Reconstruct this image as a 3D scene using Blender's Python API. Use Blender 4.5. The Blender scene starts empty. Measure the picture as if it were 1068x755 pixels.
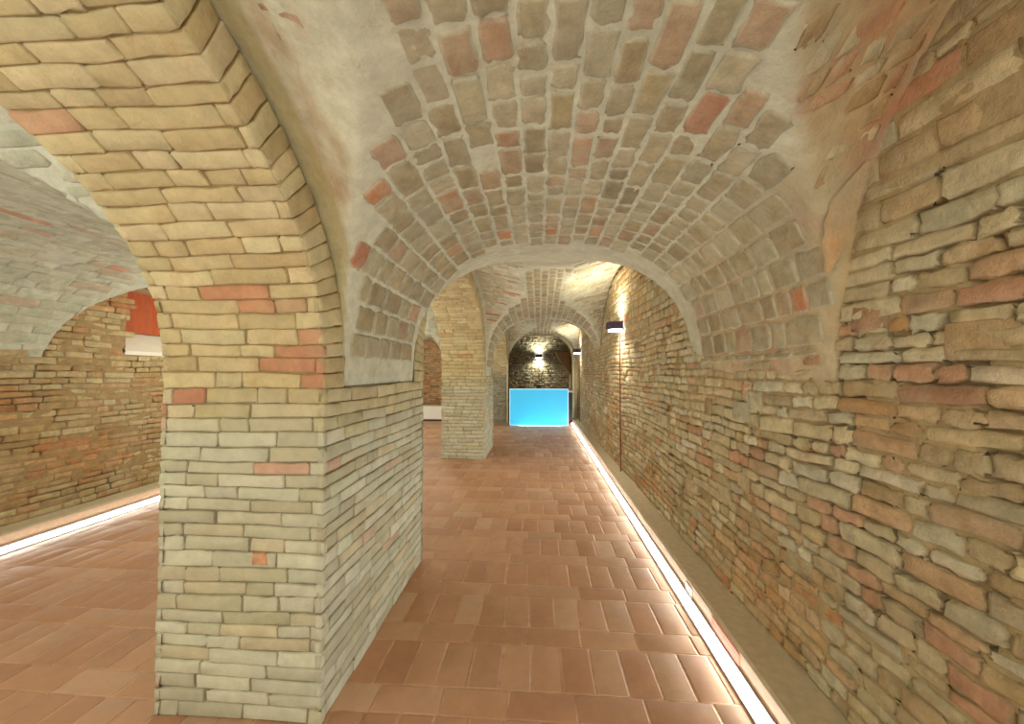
import bpy, math
import numpy as np
from mathutils import Vector

C = bpy.context.scene
COL = C.collection
PI = math.pi

# ------------------------------------------------------------------ camera, world, light, exposure
cam_d = bpy.data.cameras.new('camera')
cam = bpy.data.objects.new('camera', cam_d)
COL.objects.link(cam)
cam_d.sensor_width = 36.0
cam_d.lens = 405.0 / 1068.0 * 36.0
cam_d.clip_start = 0.02
YAW, PITCH = math.radians(3.95), math.radians(1.49)
cam.location = (0, 0, 1.45)
cam.rotation_euler = (PI / 2 + PITCH, 0, YAW)
C.camera = cam

C.view_settings.view_transform = 'Standard'
C.view_settings.look = 'None'
C.view_settings.gamma = 1.0
C.view_settings.use_curve_mapping = False
C.view_settings.exposure = -0.94
try:
    C.cycles.use_denoising = True
    C.cycles.diffuse_bounces = 8
    C.cycles.max_bounces = 12
    C.cycles.sample_clamp_indirect = 6.0
except Exception:
    pass

W = bpy.data.worlds.new('world')
C.world = W
W.use_nodes = True
W.node_tree.nodes['Background'].inputs[0].default_value = (0.97, 1.0, 0.86, 1)
W.node_tree.nodes['Background'].inputs[1].default_value = 3.0

LED_POWER = 85.0
SCONCE_SPOT = 80.0
FILL_POWER = 50.0


def lamp(name, typ, loc, power, color, **kw):
    d = bpy.data.lights.new(name, typ)
    d.energy = power
    d.color = color
    for k, v in kw.items():
        setattr(d, k, v)
    o = bpy.data.objects.new(name, d)
    o.location = loc
    COL.objects.link(o)
    return o


WARM = (0.97, 1.0, 0.86)
# added fill lights without fittings, unseen: camera bay and side aisle
for nm, loc, p in (('lamp_or_fill_light', (-0.45, -0.9, 2.0), 1.3), ('lamp_or_fill_light', (0.1, -2.3, 2.0), 1.0),
                   ('lamp_or_fill_light', (-2.6, 0.3, 1.7), 1.3), ('lamp_or_fill_light', (-3.0, 4.75, 2.05), 2.6),
                   ('lamp_or_fill_light', (-2.8, 9.3, 2.0), 2.2)):
    lamp(nm, 'POINT', loc, FILL_POWER * p, WARM, shadow_soft_size=0.22)


# ------------------------------------------------------------------ helpers
def lin(c):
    c = np.asarray(c, float) / 255.0
    return np.where(c <= 0.04045, c / 12.92, ((c + 0.055) / 1.055) ** 2.4)


def s2l(*c):
    return tuple(lin(c)) + (1.0,)


def vnoise(x, y, seed=0):
    x = np.asarray(x, float); y = np.asarray(y, float)
    xi = np.floor(x).astype(np.int64); yi = np.floor(y).astype(np.int64)
    fx = x - xi; fy = y - yi
    fx = fx * fx * (3 - 2 * fx); fy = fy * fy * (3 - 2 * fy)

    def h(a, b):
        n = (a * 374761393 + b * 668265263 + seed * 974711) & 0x7fffffff
        n = ((n ^ (n >> 13)) * 1274126177) & 0x7fffffff
        return ((n ^ (n >> 16)) & 0xffff) / 32767.5 - 1.0
    a = h(xi, yi) * (1 - fx) + h(xi + 1, yi) * fx
    b = h(xi, yi + 1) * (1 - fx) + h(xi + 1, yi + 1) * fx
    return a * (1 - fy) + b * fy


def fbm(x, y, seed=0):
    return vnoise(x, y, seed) + 0.5 * vnoise(x * 2.1, y * 2.1, seed + 1) + 0.25 * vnoise(x * 4.3, y * 4.3, seed + 2)


class MB:
    """collects quads and triangles with a colour per vertex and a material per face"""
    def __init__(s):
        s.v = []; s.c = []; s.f = []; s.m = []; s.s = []; s.n = 0

    def add(s, v, f, col, mat=0, smooth=True):
        v = np.asarray(v, float).reshape(-1, 3)
        col = np.asarray(col, float)
        if col.ndim == 1:
            col = np.tile(col[:3], (len(v), 1))
        s.v.append(v); s.c.append(col[:, :3])
        f = np.asarray(f, np.int64)
        s.f.append(f + s.n); s.m.append(np.full(len(f), mat)); s.s.append(np.full(len(f), smooth))
        s.n += len(v)

    def grid(s, P, col, mat=0, smooth=True, flip=False):
        a, b = P.shape[:2]
        idx = np.arange(a * b).reshape(a, b)
        q = np.stack([idx[:-1, :-1], idx[1:, :-1], idx[1:, 1:], idx[:-1, 1:]], -1).reshape(-1, 4)
        if flip:
            q = q[:, ::-1]
        s.add(P.reshape(-1, 3), q, col, mat, smooth)

    def box(s, x0, x1, y0, y1, z0, z1, col=(1, 1, 1), mat=0):
        v = [(x, y, z) for x in (x0, x1) for y in (y0, y1) for z in (z0, z1)]
        f = [(0, 1, 3, 2), (4, 6, 7, 5), (0, 4, 5, 1), (2, 3, 7, 6), (0, 2, 6, 4), (1, 5, 7, 3)]
        s.add(v, f, col, mat, False)

    def prism(s, pts, axis, a, b, col=(1, 1, 1), mat=0):
        """closed outline pts (2-D), pushed along axis from a to b; faces as fans of quads"""
        n = len(pts)
        def put(p, t):
            return {'x': (t, p[0], p[1]), 'y': (p[0], t, p[1]), 'z': (p[0], p[1], t)}[axis]
        v = [put(p, a) for p in pts] + [put(p, b) for p in pts]
        f = [(i, (i + 1) % n, n + (i + 1) % n, n + i) for i in range(n)]
        s.add(v, f, col, mat, False)
        cx = np.mean(np.array(pts), 0)
        for t, fl in ((a, 1), (b, 0)):
            vv = [put(cx, t)] + [put(p, t) for p in pts]
            ff = [(0, 1 + i, 1 + (i + 1) % n, 0) if fl else (0, 1 + (i + 1) % n, 1 + i, 0) for i in range(n)]
            s.add(vv, ff, col, mat, False)

    def build(s, name, mats, parent=None, loc=(0, 0, 0)):
        V = np.concatenate(s.v); Cc = np.concatenate(s.c); F = np.concatenate(s.f)
        M = np.concatenate(s.m); S = np.concatenate(s.s)
        V = V - np.asarray(loc)
        tri = F[:, 0] == F[:, 3]
        ln = np.where(tri, 3, 4)
        st = np.concatenate([[0], np.cumsum(ln)[:-1]])
        keep = np.ones_like(F, bool); keep[tri, 3] = False
        me = bpy.data.meshes.new(name)
        me.vertices.add(len(V)); me.vertices.foreach_set('co', V.astype(np.float32).ravel())
        me.loops.add(int(ln.sum())); me.loops.foreach_set('vertex_index', F[keep].astype(np.int32))
        me.polygons.add(len(F))
        me.polygons.foreach_set('loop_start', st.astype(np.int32))
        me.polygons.foreach_set('loop_total', ln.astype(np.int32))
        me.polygons.foreach_set('material_index', M.astype(np.int32))
        me.polygons.foreach_set('use_smooth', S.astype(bool))
        at = me.color_attributes.new('Col', 'FLOAT_COLOR', 'POINT')
        at.data.foreach_set('color', np.concatenate([Cc, np.ones((len(Cc), 1))], 1).astype(np.float32).ravel())
        me.update(); me.validate()
        for m in (mats if isinstance(mats, (list, tuple)) else [mats]):
            me.materials.append(m)
        o = bpy.data.objects.new(name, me)
        COL.objects.link(o)
        if parent is not None:
            o.parent = parent
        else:
            o.location = loc
        if parent is not None and any(loc):
            o.location = loc
        return o


def tag(o, label=None, cat=None, group=None, kind=None):
    if label: o['label'] = label
    if cat: o['category'] = cat
    if group: o['group'] = group
    if kind: o['kind'] = kind
    return o


def empty(name, loc):
    o = bpy.data.objects.new(name, None)
    o.empty_display_size = 0.1
    o.location = loc
    COL.objects.link(o)
    return o


# ------------------------------------------------------------------ materials
def mat_masonry(name, rough=0.92, bump=0.5, scale=1.0, stain=None, stain_amt=0.0, stain_scale=1.3, vary=0.22, fine=60.0, wear=None, wear_amt=.5, bdist=.012):
    m = bpy.data.materials.new(name); m.use_nodes = True
    nt = m.node_tree; N = nt.nodes; L = nt.links
    b = N['Principled BSDF']
    b.inputs['Roughness'].default_value = rough
    b.inputs['Specular IOR Level'].default_value = 0.2 if rough > .6 else .45
    tc = N.new('ShaderNodeTexCoord')
    at = N.new('ShaderNodeAttribute'); at.attribute_name = 'Col'
    n1 = N.new('ShaderNodeTexNoise'); n1.inputs['Scale'].default_value = 14 * scale; n1.inputs['Detail'].default_value = 6
    n1.inputs['Roughness'].default_value = 0.65
    L.new(tc.outputs['Object'], n1.inputs['Vector'])
    mr = N.new('ShaderNodeMapRange')
    mr.inputs['From Min'].default_value = 0.25; mr.inputs['From Max'].default_value = 0.75
    mr.inputs['To Min'].default_value = 1 - vary; mr.inputs['To Max'].default_value = 1 + vary
    L.new(n1.outputs['Fac'], mr.inputs['Value'])
    mul = N.new('ShaderNodeMix'); mul.data_type = 'RGBA'; mul.blend_type = 'MULTIPLY'
    mul.inputs['Factor'].default_value = 1.0
    L.new(at.outputs['Color'], mul.inputs['A']); L.new(mr.outputs['Result'], mul.inputs['B'])
    out = mul.outputs['Result']
    if stain is not None:
        n2 = N.new('ShaderNodeTexNoise'); n2.inputs['Scale'].default_value = stain_scale; n2.inputs['Detail'].default_value = 7
        n2.inputs['Roughness'].default_value = 0.7
        L.new(tc.outputs['Object'], n2.inputs['Vector'])
        r2 = N.new('ShaderNodeMapRange'); r2.inputs['From Min'].default_value = 0.46; r2.inputs['From Max'].default_value = 0.62
        r2.inputs['To Max'].default_value = stain_amt
        L.new(n2.outputs['Fac'], r2.inputs['Value'])
        mx = N.new('ShaderNodeMix'); mx.data_type = 'RGBA'
        L.new(r2.outputs['Result'], mx.inputs['Factor'])
        L.new(out, mx.inputs['A']); mx.inputs['B'].default_value = stain
        out = mx.outputs['Result']
    if wear is not None:
        n4 = N.new('ShaderNodeTexNoise'); n4.inputs['Scale'].default_value = 7.0; n4.inputs['Detail'].default_value = 8
        n4.inputs['Roughness'].default_value = 0.75; n4.inputs['Distortion'].default_value = .6
        L.new(tc.outputs['Object'], n4.inputs['Vector'])
        r4 = N.new('ShaderNodeMapRange'); r4.inputs['From Min'].default_value = 0.54; r4.inputs['From Max'].default_value = 0.68
        r4.inputs['To Max'].default_value = wear_amt
        L.new(n4.outputs['Fac'], r4.inputs['Value'])
        m4 = N.new('ShaderNodeMix'); m4.data_type = 'RGBA'
        L.new(r4.outputs['Result'], m4.inputs['Factor'])
        L.new(out, m4.inputs['A']); m4.inputs['B'].default_value = wear
        out = m4.outputs['Result']
    L.new(out, b.inputs['Base Color'])
    n3 = N.new('ShaderNodeTexNoise'); n3.inputs['Scale'].default_value = fine; n3.inputs['Detail'].default_value = 8
    n3.inputs['Roughness'].default_value = 0.7
    L.new(tc.outputs['Object'], n3.inputs['Vector'])
    bp = N.new('ShaderNodeBump'); bp.inputs['Strength'].default_value = bump; bp.inputs['Distance'].default_value = bdist
    L.new(n3.outputs['Fac'], bp.inputs['Height'])
    L.new(bp.outputs['Normal'], b.inputs['Normal'])
    return m


def mat_plain(name, col, rough=0.5, metal=0.0, noise=0.0, nscale=20):
    m = bpy.data.materials.new(name); m.use_nodes = True
    nt = m.node_tree; N = nt.nodes; L = nt.links
    b = N['Principled BSDF']
    b.inputs['Base Color'].default_value = col
    b.inputs['Roughness'].default_value = rough
    b.inputs['Metallic'].default_value = metal
    if noise:
        tc = N.new('ShaderNodeTexCoord')
        n = N.new('ShaderNodeTexNoise'); n.inputs['Scale'].default_value = nscale; n.inputs['Detail'].default_value = 6
        L.new(tc.outputs['Object'], n.inputs['Vector'])
        mr = N.new('ShaderNodeMapRange'); mr.inputs['To Min'].default_value = 1 - noise; mr.inputs['To Max'].default_value = 1 + noise
        mr.inputs['From Min'].default_value = .25; mr.inputs['From Max'].default_value = .75
        L.new(n.outputs['Fac'], mr.inputs['Value'])
        mx = N.new('ShaderNodeMix'); mx.data_type = 'RGBA'; mx.blend_type = 'MULTIPLY'; mx.inputs['Factor'].default_value = 1
        mx.inputs['A'].default_value = col
        L.new(mr.outputs['Result'], mx.inputs['B']); L.new(mx.outputs['Result'], b.inputs['Base Color'])
        bp = N.new('ShaderNodeBump'); bp.inputs['Strength'].default_value = .25; bp.inputs['Distance'].default_value = .006
        L.new(n.outputs['Fac'], bp.inputs['Height']); L.new(bp.outputs['Normal'], b.inputs['Normal'])
    return m


def mat_glow(name, col, power):
    m = bpy.data.materials.new(name); m.use_nodes = True
    b = m.node_tree.nodes['Principled BSDF']
    b.inputs['Base Color'].default_value = (.8, .8, .8, 1)
    b.inputs['Emission Color'].default_value = col
    b.inputs['Emission Strength'].default_value = power
    return m


M_BRICK = mat_masonry('old_brick', stain=s2l(196, 188, 160), stain_amt=0.3, stain_scale=2.6, bump=0.7, vary=.32, wear=s2l(166, 128, 84), wear_amt=.6, bdist=.018)
M_ARCH = mat_masonry('yellow_arch_brick', stain=s2l(204, 190, 150), stain_amt=0.3, stain_scale=2.6, bump=0.6, vary=.2, wear=s2l(184, 150, 100), wear_amt=.4)
M_PIER = mat_masonry('pale_pier_brick', stain=s2l(190, 186, 160), stain_amt=0.40, stain_scale=2.5, bump=0.45, vary=.16)
M_MORTAR = mat_masonry('mortar', bump=0.8, fine=40, vary=0.25)
M_VAULT = mat_masonry('vault_tile', stain=s2l(196, 188, 164), stain_amt=0.45, stain_scale=3.0, bump=0.7, fine=50, vary=.28, wear=s2l(160, 136, 104), wear_amt=.45, bdist=.016)
M_PLASTER = mat_masonry('lime_plaster', stain=s2l(176, 172, 150), stain_amt=0.5, stain_scale=1.6, bump=0.6, fine=30, vary=.2, wear=s2l(172, 150, 116), wear_amt=.4, bdist=.018)
M_FLOOR = mat_masonry('terracotta_floor', rough=0.58, bump=0.10, stain=s2l(204, 154, 120), stain_amt=0.5, stain_scale=1.2, vary=.10, fine=30)
M_CONC = mat_plain('concrete_kerb', s2l(194, 178, 150), .85, noise=.12, nscale=25)
M_SALMON = mat_plain('salmon_render', s2l(206, 168, 138), .8, noise=.08, nscale=30)
M_TERRA = mat_plain('terracotta_tile', s2l(205, 128, 96), .7, noise=.1, nscale=30)
M_WHITE = mat_plain('white_paint', s2l(232, 224, 210), .6, noise=.03)
M_DARK = mat_plain('dark_metal', s2l(74, 66, 88), .45, .3)
M_BLACK = mat_plain('black_laminate', s2l(40, 42, 46), .5)
M_COPPER = mat_plain('red_brown_conduit', s2l(150, 84, 62), .5, .2)
M_ALU = mat_plain('aluminium', s2l(200, 200, 204), .4, .8)
M_BROWN = mat_plain('brown_render', s2l(168, 134, 96), .85, noise=.12, nscale=14)
M_RED = mat_plain('orange_red_blind', s2l(176, 80, 34), .7, noise=.1, nscale=12)
M_LED = mat_glow('led_white', (0.84, 0.98, 0.97, 1), LED_POWER)
M_LED_SOFT = mat_glow('led_white_dimmed', (0.84, 0.98, 0.97, 1), LED_POWER * .55)
M_LENS = mat_glow('lamp_lens', (0.92, 0.94, 1.0, 1), 22.0)

# ------------------------------------------------------------------ brick laying
RNG = np.random.default_rng(7)


def pal(*items):
    cols = np.array([lin(i[0]) for i in items]); w = np.array([i[1] for i in items], float)
    return cols, w / w.sum()


def split_course(u0, u1, lens, wts, rng):
    out = []; u = u0 - rng.uniform(0, lens[0])
    while u < u1:
        l = rng.choice(lens, p=wts) * rng.uniform(.86, 1.14)
        a, b = max(u, u0), min(u + l, u1)
        if b - a > 0.035:
            out.append((a, b))
        elif out and b > a:
            out[-1] = (out[-1][0], b)
        u += l
    return out


def courses(v0, v1, h, jit, rng):
    out = []; v = v0
    while v < v1 - h * .4:
        hh = h * rng.uniform(1 - jit, 1 + jit)
        if v1 - (v + hh) < h * .5:
            hh = v1 - v
        out.append((v, v + hh)); v += hh
    return out


def lay(mb, S, cells, palette, ref, mask=None, joint=.008, proud=.006, depth=.03, rough=.002, edge=.003, pj=.004, tilt=.0,
        nu=6, nv=4, vj=.12, mat=0, rng=None, drop=.0022, cmask=None, ew=.006, edgecol=None, emix=.6, accents=(), tone=None, sat=None):
    """S(u,v)->points; cells = list of (u0,u1,v0,v1); one small rounded block for every cell"""
    rng = rng or RNG
    A = np.array(cells, float)
    if len(A) == 0:
        return
    A[:, 0] += joint / 2; A[:, 1] -= joint / 2; A[:, 2] += joint / 2; A[:, 3] -= joint / 2
    A = A[(A[:, 1] - A[:, 0] > .012) & (A[:, 3] - A[:, 2] > .008)]
    uc = (A[:, 0] + A[:, 1]) / 2; vc = (A[:, 2] + A[:, 3]) / 2
    if mask is not None:
        k = mask(uc, vc)
        if cmask is not None:
            for i_ in (0, 1):
                for j_ in (2, 3):
                    k &= cmask(A[:, i_], A[:, j_])
        A = A[k]; uc = uc[k]; vc = vc[k]
    n = len(A)
    if n == 0:
        return
    du = (A[:, 1] - A[:, 0])[:, None, None]; dv = (A[:, 3] - A[:, 2])[:, None, None]
    eu = np.minimum(ew / np.maximum(du, .02), .22); ev = np.minimum(ew * .85 / np.maximum(dv, .02), .25)
    su = np.linspace(0, 1, nu - 2)[None, :, None] * (1 - 2 * eu) + eu
    sv = np.linspace(0, 1, nv - 2)[None, None, :] * (1 - 2 * ev) + ev
    s = np.concatenate([np.zeros((n, 1, 1)), su, np.ones((n, 1, 1))], 1)
    t = np.concatenate([np.zeros((n, 1, 1)), sv, np.ones((n, 1, 1))], 2)
    U = A[:, 0][:, None, None] + s * du + np.zeros((n, nu, nv))
    V = A[:, 2][:, None, None] + t * dv + np.zeros((n, nu, nv))
    bord = np.zeros((nu, nv), bool); bord[[0, -1], :] = True; bord[:, [0, -1]] = True
    U = U + rng.normal(0, edge, U.shape) * bord
    V = V + rng.normal(0, edge * .8, V.shape) * bord
    cr = np.zeros((nu, nv), bool); cr[[0, 0, -1, -1], [0, -1, 0, -1]] = True
    U = U + cr * np.where(s < .5, 1, -1) * rng.uniform(.0, edge * 2.5, (n, 1, 1))
    V = V + cr * np.where(t < .5, 1, -1) * rng.uniform(.0, edge * 2.0, (n, 1, 1))
    D = proud + rng.normal(0, pj, (n, 1, 1)) + rng.normal(0, rough, U.shape)
    D = D + (s - .5) * rng.normal(0, tilt, (n, 1, 1)) + (t - .5) * rng.normal(0, tilt, (n, 1, 1))
    D = np.where(bord, D - drop - rng.uniform(0, edge * .5, U.shape), D)
    e = .004

    def frame(u, v):
        P = S(u, v)
        Tu = S(u + e, v) - S(u - e, v); Tv = S(u, v + e) - S(u, v - e)
        Nn = np.cross(Tu, Tv); Nn /= np.linalg.norm(Nn, axis=-1, keepdims=True) + 1e-12
        R = ref(P)
        sg = np.sign((Nn * R).sum(-1, keepdims=True)); sg[sg == 0] = 1
        return P, Nn * sg
    P, Nn = frame(U, V)
    top = P + Nn * D[..., None]
    ring = [(i, 0) for i in range(nu)] + [(nu - 1, j) for j in range(1, nv)] + [(i, nv - 1) for i in range(nu - 2, -1, -1)] + [(0, j) for j in range(nv - 2, 0, -1)]
    ri = np.array(ring)
    bot = P[:, ri[:, 0], ri[:, 1]] - Nn[:, ri[:, 0], ri[:, 1]] * depth
    nt = nu * nv; nr = len(ring)
    verts = np.concatenate([top.reshape(n, nt, 3), bot], 1)
    gi = np.arange(nt).reshape(nu, nv)
    q = np.stack([gi[:-1, :-1], gi[1:, :-1], gi[1:, 1:], gi[:-1, 1:]], -1).reshape(-1, 4)
    rt = gi[ri[:, 0], ri[:, 1]]; rb = nt + np.arange(nr)
    sk = np.stack([rt, rb, np.roll(rb, -1), np.roll(rt, -1)], -1)
    f1 = np.concatenate([q, sk])
    # orientation
    a = verts[0]
    fn = np.cross(a[q[:, 1]] - a[q[:, 0]], a[q[:, 3]] - a[q[:, 0]]).mean(0)
    if (fn * Nn[0].reshape(-1, 3).mean(0)).sum() < 0:
        f1 = f1[:, ::-1]
    F = (f1[None] + (np.arange(n) * (nt + nr))[:, None, None]).reshape(-1, 4)
    cols, w = palette
    ci = rng.choice(len(w), size=n, p=w)
    col = cols[ci] * rng.uniform(1 - vj, 1 + vj, (n, 1)) * rng.uniform(.985, 1.015, (n, 3))
    Pc = S(uc, vc)
    if tone is not None:
        col = tone(Pc, col, rng)
    for pt, c, r in accents:
        d = np.linalg.norm(Pc - np.array(pt), axis=1)
        if r > 0:
            k = d < r
            if k.any():
                col[k] = lin(c)
        else:
            k = int(np.argmin(d))
            if d[k] < .3:
                col[k] = lin(c)
    cc = np.repeat(col[:, None, :], nt + nr, 1) * (1 + rng.normal(0, .03, (n, nt + nr, 1)))
    if edgecol is not None:                              # lime wiped over the brick edges
        bm_ = np.concatenate([bord.reshape(-1), np.ones(nr, bool)])[None, :, None] * emix * rng.uniform(.4, 1.3, (n, nt + nr, 1)).clip(0, 1)
        cc = cc * (1 - bm_) + np.asarray(edgecol) * bm_
    mb.add(verts.reshape(-1, 3), F, cc.reshape(-1, 3), mat, True)


def wall_cells(u0, u1, v0, v1, h, jit, lens, wts, rng, drop=0.0, wob=0):
    out = []
    for a, b in courses(v0, v1, h, jit, rng):
        for p, q in split_course(u0, u1, lens, wts, rng):
            if rng.random() >= drop:
                out.append((p, q, a, b))
    return out


def fixed(x, y, z):
    d = np.array([x, y, z], float)
    return lambda P: np.broadcast_to(d, P.shape)


# ------------------------------------------------------------------ vault geometry
SP = 1.38                      # springing height
XL, XR, XA = -0.90, 1.13, -1.62
Y_BACK, Y_DIA, Y_END = -3.0, 11.1, 14.0
XW = -4.50                     # far wall of the side aisle
BAYS = [                       # centre, half opening, arch rise
    (-0.10, 1.675, 1.08), (4.69, 1.7275, 1.25), (9.35, 1.75, 1.22)]


def sup(t, n):
    t = np.clip(np.abs(t), 0, 1)
    return (1 - t ** n) ** (1 / n)


def xr(y):
    return np.clip(1.14 - .012 * (y - 1.7), 1.09, 1.16)


def hb_c(x, y):                # corridor barrel, height above springing
    cx = .115; hw = 1.02
    rise = np.interp(y, [-3, 3.0, 4.7, 6.4, 7.6, 9.3, 11.1], [1.0, 1.0, 1.32, 1.14, 1.10, 1.24, 1.12])
    return rise * sup((x - cx) / hw, 2.7)


def bay_cell(x, y, xl, xrr, spec):
    out = np.zeros(np.broadcast(x, y).shape)
    for yc, hl, hf, hbk, bl, bc, br, ycr in spec:
        s = np.clip((x - xl) / (xrr - xl), 0, 1)
        yy = yc + (ycr - yc) * s
        front = hl + (hf - hl) * s; back = hl + (hbk - hl) * s
        half = np.where(y < yy, front, back)
        rise = np.where(s < .5, bl + (bc - bl) * (s * 2), bc + (br - bc) * (s * 2 - 1))
        out = np.maximum(out, rise * sup((y - yy) / half, 2.4))
    return out


SPEC_C = [(-.10, 1.855, 1.66, 1.66, 1.26, .72, 1.45, -.10),
          (4.69, 1.9075, 1.93, 2.22, 1.43, 1.19, 1.53, 4.90),
          (9.35, 1.93, 1.80, 1.80, 1.40, 1.15, 1.45, 9.35)]
SPEC_A = [(-.10, 1.46, 1.855, 1.855, 1.05, 1.12, 1.26, -.10),
          (4.69, 1.46, 1.9075, 1.9075, 1.08, 1.2, 1.43, 4.69),
          (9.35, 1.46, 1.93, 1.93, 1.08, 1.2, 1.40, 9.35)]


def hc_c(x, y): return bay_cell(x, y, XL, XR, SPEC_C)
def hb_a(x, y): return 1.12 * sup((x + 3.06) / 1.46, 2.3)
def hc_a(x, y): return bay_cell(x, y, XW, XA, SPEC_A)


# ------------------------------------------------------------------ floor
PAL_FLOOR = pal(((190, 146, 116), 5), ((186, 140, 110), 4), ((194, 153, 124), 4), ((182, 136, 106), 2), ((198, 160, 134), 2))
r = np.random.default_rng(11)
fb = MB()
gx = np.linspace(-4.9, 1.3, 30); gy = np.linspace(-3, 14.2, 80)
G = np.stack(np.meshgrid(gx, gy, indexing='ij') + [np.full((30, 80), -.0006)], -1)
fb.grid(G, lin((214, 172, 140)), 1)
cells = []
y = 2.0935 - 12 * .445
while y < 14.1:
    x = -4.7 - r.uniform(0, .3)
    while x < 1.25:                                     # tiles lying across
        cells.append((x, x + .293, y, y + .146)); x += .296
    x = -4.7 - r.uniform(0, .15)
    while x < 1.25:                                     # tiles lying along the passage
        cells.append((x, x + .145, y + .148, y + .443)); x += .148
    y += .445
S_floor = lambda u, v: np.stack([u, v + .006 * np.sin(u * 2.1 + v), 0 * u], -1)
lay(fb, S_floor, cells, PAL_FLOOR, fixed(0, 0, 1), joint=.005, proud=.0012, depth=.012, rough=.0002, edge=.0015, pj=.0004, tilt=.0004, drop=.0004,
    nu=4, nv=4, vj=.06, rng=r)
tag(fb.build('floor', [M_FLOOR, M_MORTAR]), 'terracotta tiled cellar floor with pale joints', 'floor', kind='structure')

# ------------------------------------------------------------------ right wall
PAL_R = pal(((200, 184, 148), 9), ((194, 174, 136), 7), ((206, 192, 158), 5), ((212, 202, 174), 3), ((200, 166, 130), 3),
            ((198, 152, 120), 1.6), ((188, 162, 122), 4), ((194, 184, 154), 3))
r = np.random.default_rng(21)


def S_right(u, v):
    z = v + .018 * np.sin(u * 1.7 + 1) * np.sin(v * 2.2) + .012 * vnoise(u * 1.9, v * 1.3, 5) + .005 * vnoise(u * 7, v * 4, 6)
    x = xr(u) + .012 * vnoise(u * 1.2, v * 1.2, 3) + .006 * vnoise(u * 4, v * 5, 4)
    return np.stack([x, u, z], -1)


rb = MB()
uu = np.arange(Y_BACK, Y_END + .1, .025); vv = np.arange(0, 3.2, .025)
UU, VV = np.meshgrid(uu, vv, indexing='ij')
P = S_right(UU, VV)
nz_ = fbm(UU * 5, VV * 6, 8)
P[..., 0] += np.where(nz_ > np.where(VV > 1.86, .45, -.12), .030, np.where(VV > 1.86, .0012, .0045)) + .003 * fbm(UU * 19, VV * 19, 9)
lun = SP + bay_cell(np.full_like(UU, XR), UU, XL, XR, SPEC_C[1:2])
P[..., 0] += np.where((np.abs(P[..., 2] - lun) < .035) & (lun > SP + .45), .06, 0)
rb.grid(P, lin((184, 162, 122)), 1)
cells = wall_cells(Y_BACK, Y_END, .10, 1.86, .058, .22, [.09, .14, .25], [.3, .45, .25], r, drop=.025)
up = wall_cells(Y_BACK, Y_END, 1.86, 3.0, .074, .35, [.12, .2, .30], [.4, .4, .2], r, drop=.03)
# the odd tall stone that takes two courses
extra = []
for _ in range(70):
    a = r.uniform(Y_BACK, 9); b = r.uniform(.2, 1.9)
    extra.append((a, a + r.uniform(.1, .2), b, b + r.uniform(.08, .12)))
ACC_R = [((1.13, 1.05, 1.02), (226, 210, 168), -1), ((1.13, 1.12, .62), (200, 156, 126), .10), ((1.13, 1.5, .70), (200, 158, 128), -1),
         ((1.13, 1.22, 1.36), (176, 134, 106), -1), ((1.13, 2.1, 1.0), (180, 140, 112), -1), ((1.13, 1.62, 1.12), (180, 140, 112), -1),
         ((1.13, 1.6, .9), (202, 160, 130), .08), ((1.13, 1.02, 1.66), (198, 154, 124), -1), ((1.13, 1.3, 1.62), (206, 158, 106), .07)]
def tone_r(P, c, rr):
    red = np.clip((fbm(P[:, 1] * 1.6, P[:, 2] * 2.2, 37) - .35) * 2.5, 0, 1)[:, None]
    return c * (1 + .12 * vnoise(P[:, 1] * .9, P[:, 2] * 1.1, 31))[:, None] * (1 - red + red * np.array([.98, .78, .64]))


def m_right(u, v):
    l_ = SP + bay_cell(np.full_like(u, XR), u, XL, XR, SPEC_C[1:2])
    return ~((v + .037 > l_ - .03) & (v - .037 < l_ + .02) & (l_ > SP + .45))


lay(rb, S_right, cells + up, PAL_R, fixed(-1, 0, 0), mask=m_right, joint=.008, proud=.0035, depth=.05, rough=.0018, edge=.0060, pj=.0024, tilt=.0025, drop=.002, nv=5, ew=.011, edgecol=lin((178, 156, 116)), emix=.55,
    vj=.16, rng=r, accents=ACC_R, tone=tone_r)
lay(rb, S_right, extra, PAL_R, fixed(-1, 0, 0), joint=.006, proud=.008, depth=.05, rough=.003, edge=.005, pj=.004, tilt=.008, vj=.16, rng=r)
tag(rb.build('wall_right', [M_BRICK, M_MORTAR]), 'long rough old brick wall beside the kerb and light strip', 'wall', kind='structure')

# ------------------------------------------------------------------ pillars
PAL_P = pal(((196, 190, 166), 8), ((190, 182, 156), 6), ((202, 196, 172), 5), ((186, 176, 146), 4), ((196, 182, 150), 3), ((194, 168, 144), .8),
            ((180, 172, 146), 2))
PAL_S = pal(((202, 182, 140), 8), ((196, 175, 132), 6), ((208, 190, 150), 5), ((190, 168, 126), 4), ((200, 182, 144), 3), ((194, 156, 122), .4))
LENS = [.14, .27]; LW = [.38, .62]


def tone_p(P, c, rr):
    k = np.clip((P[:, 2] - 1.16) / .12, 0, 1)[:, None]     # the top courses are yellower brick
    return c * (1 - k) + c * np.array([1.0, .90, .74]) * k


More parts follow.
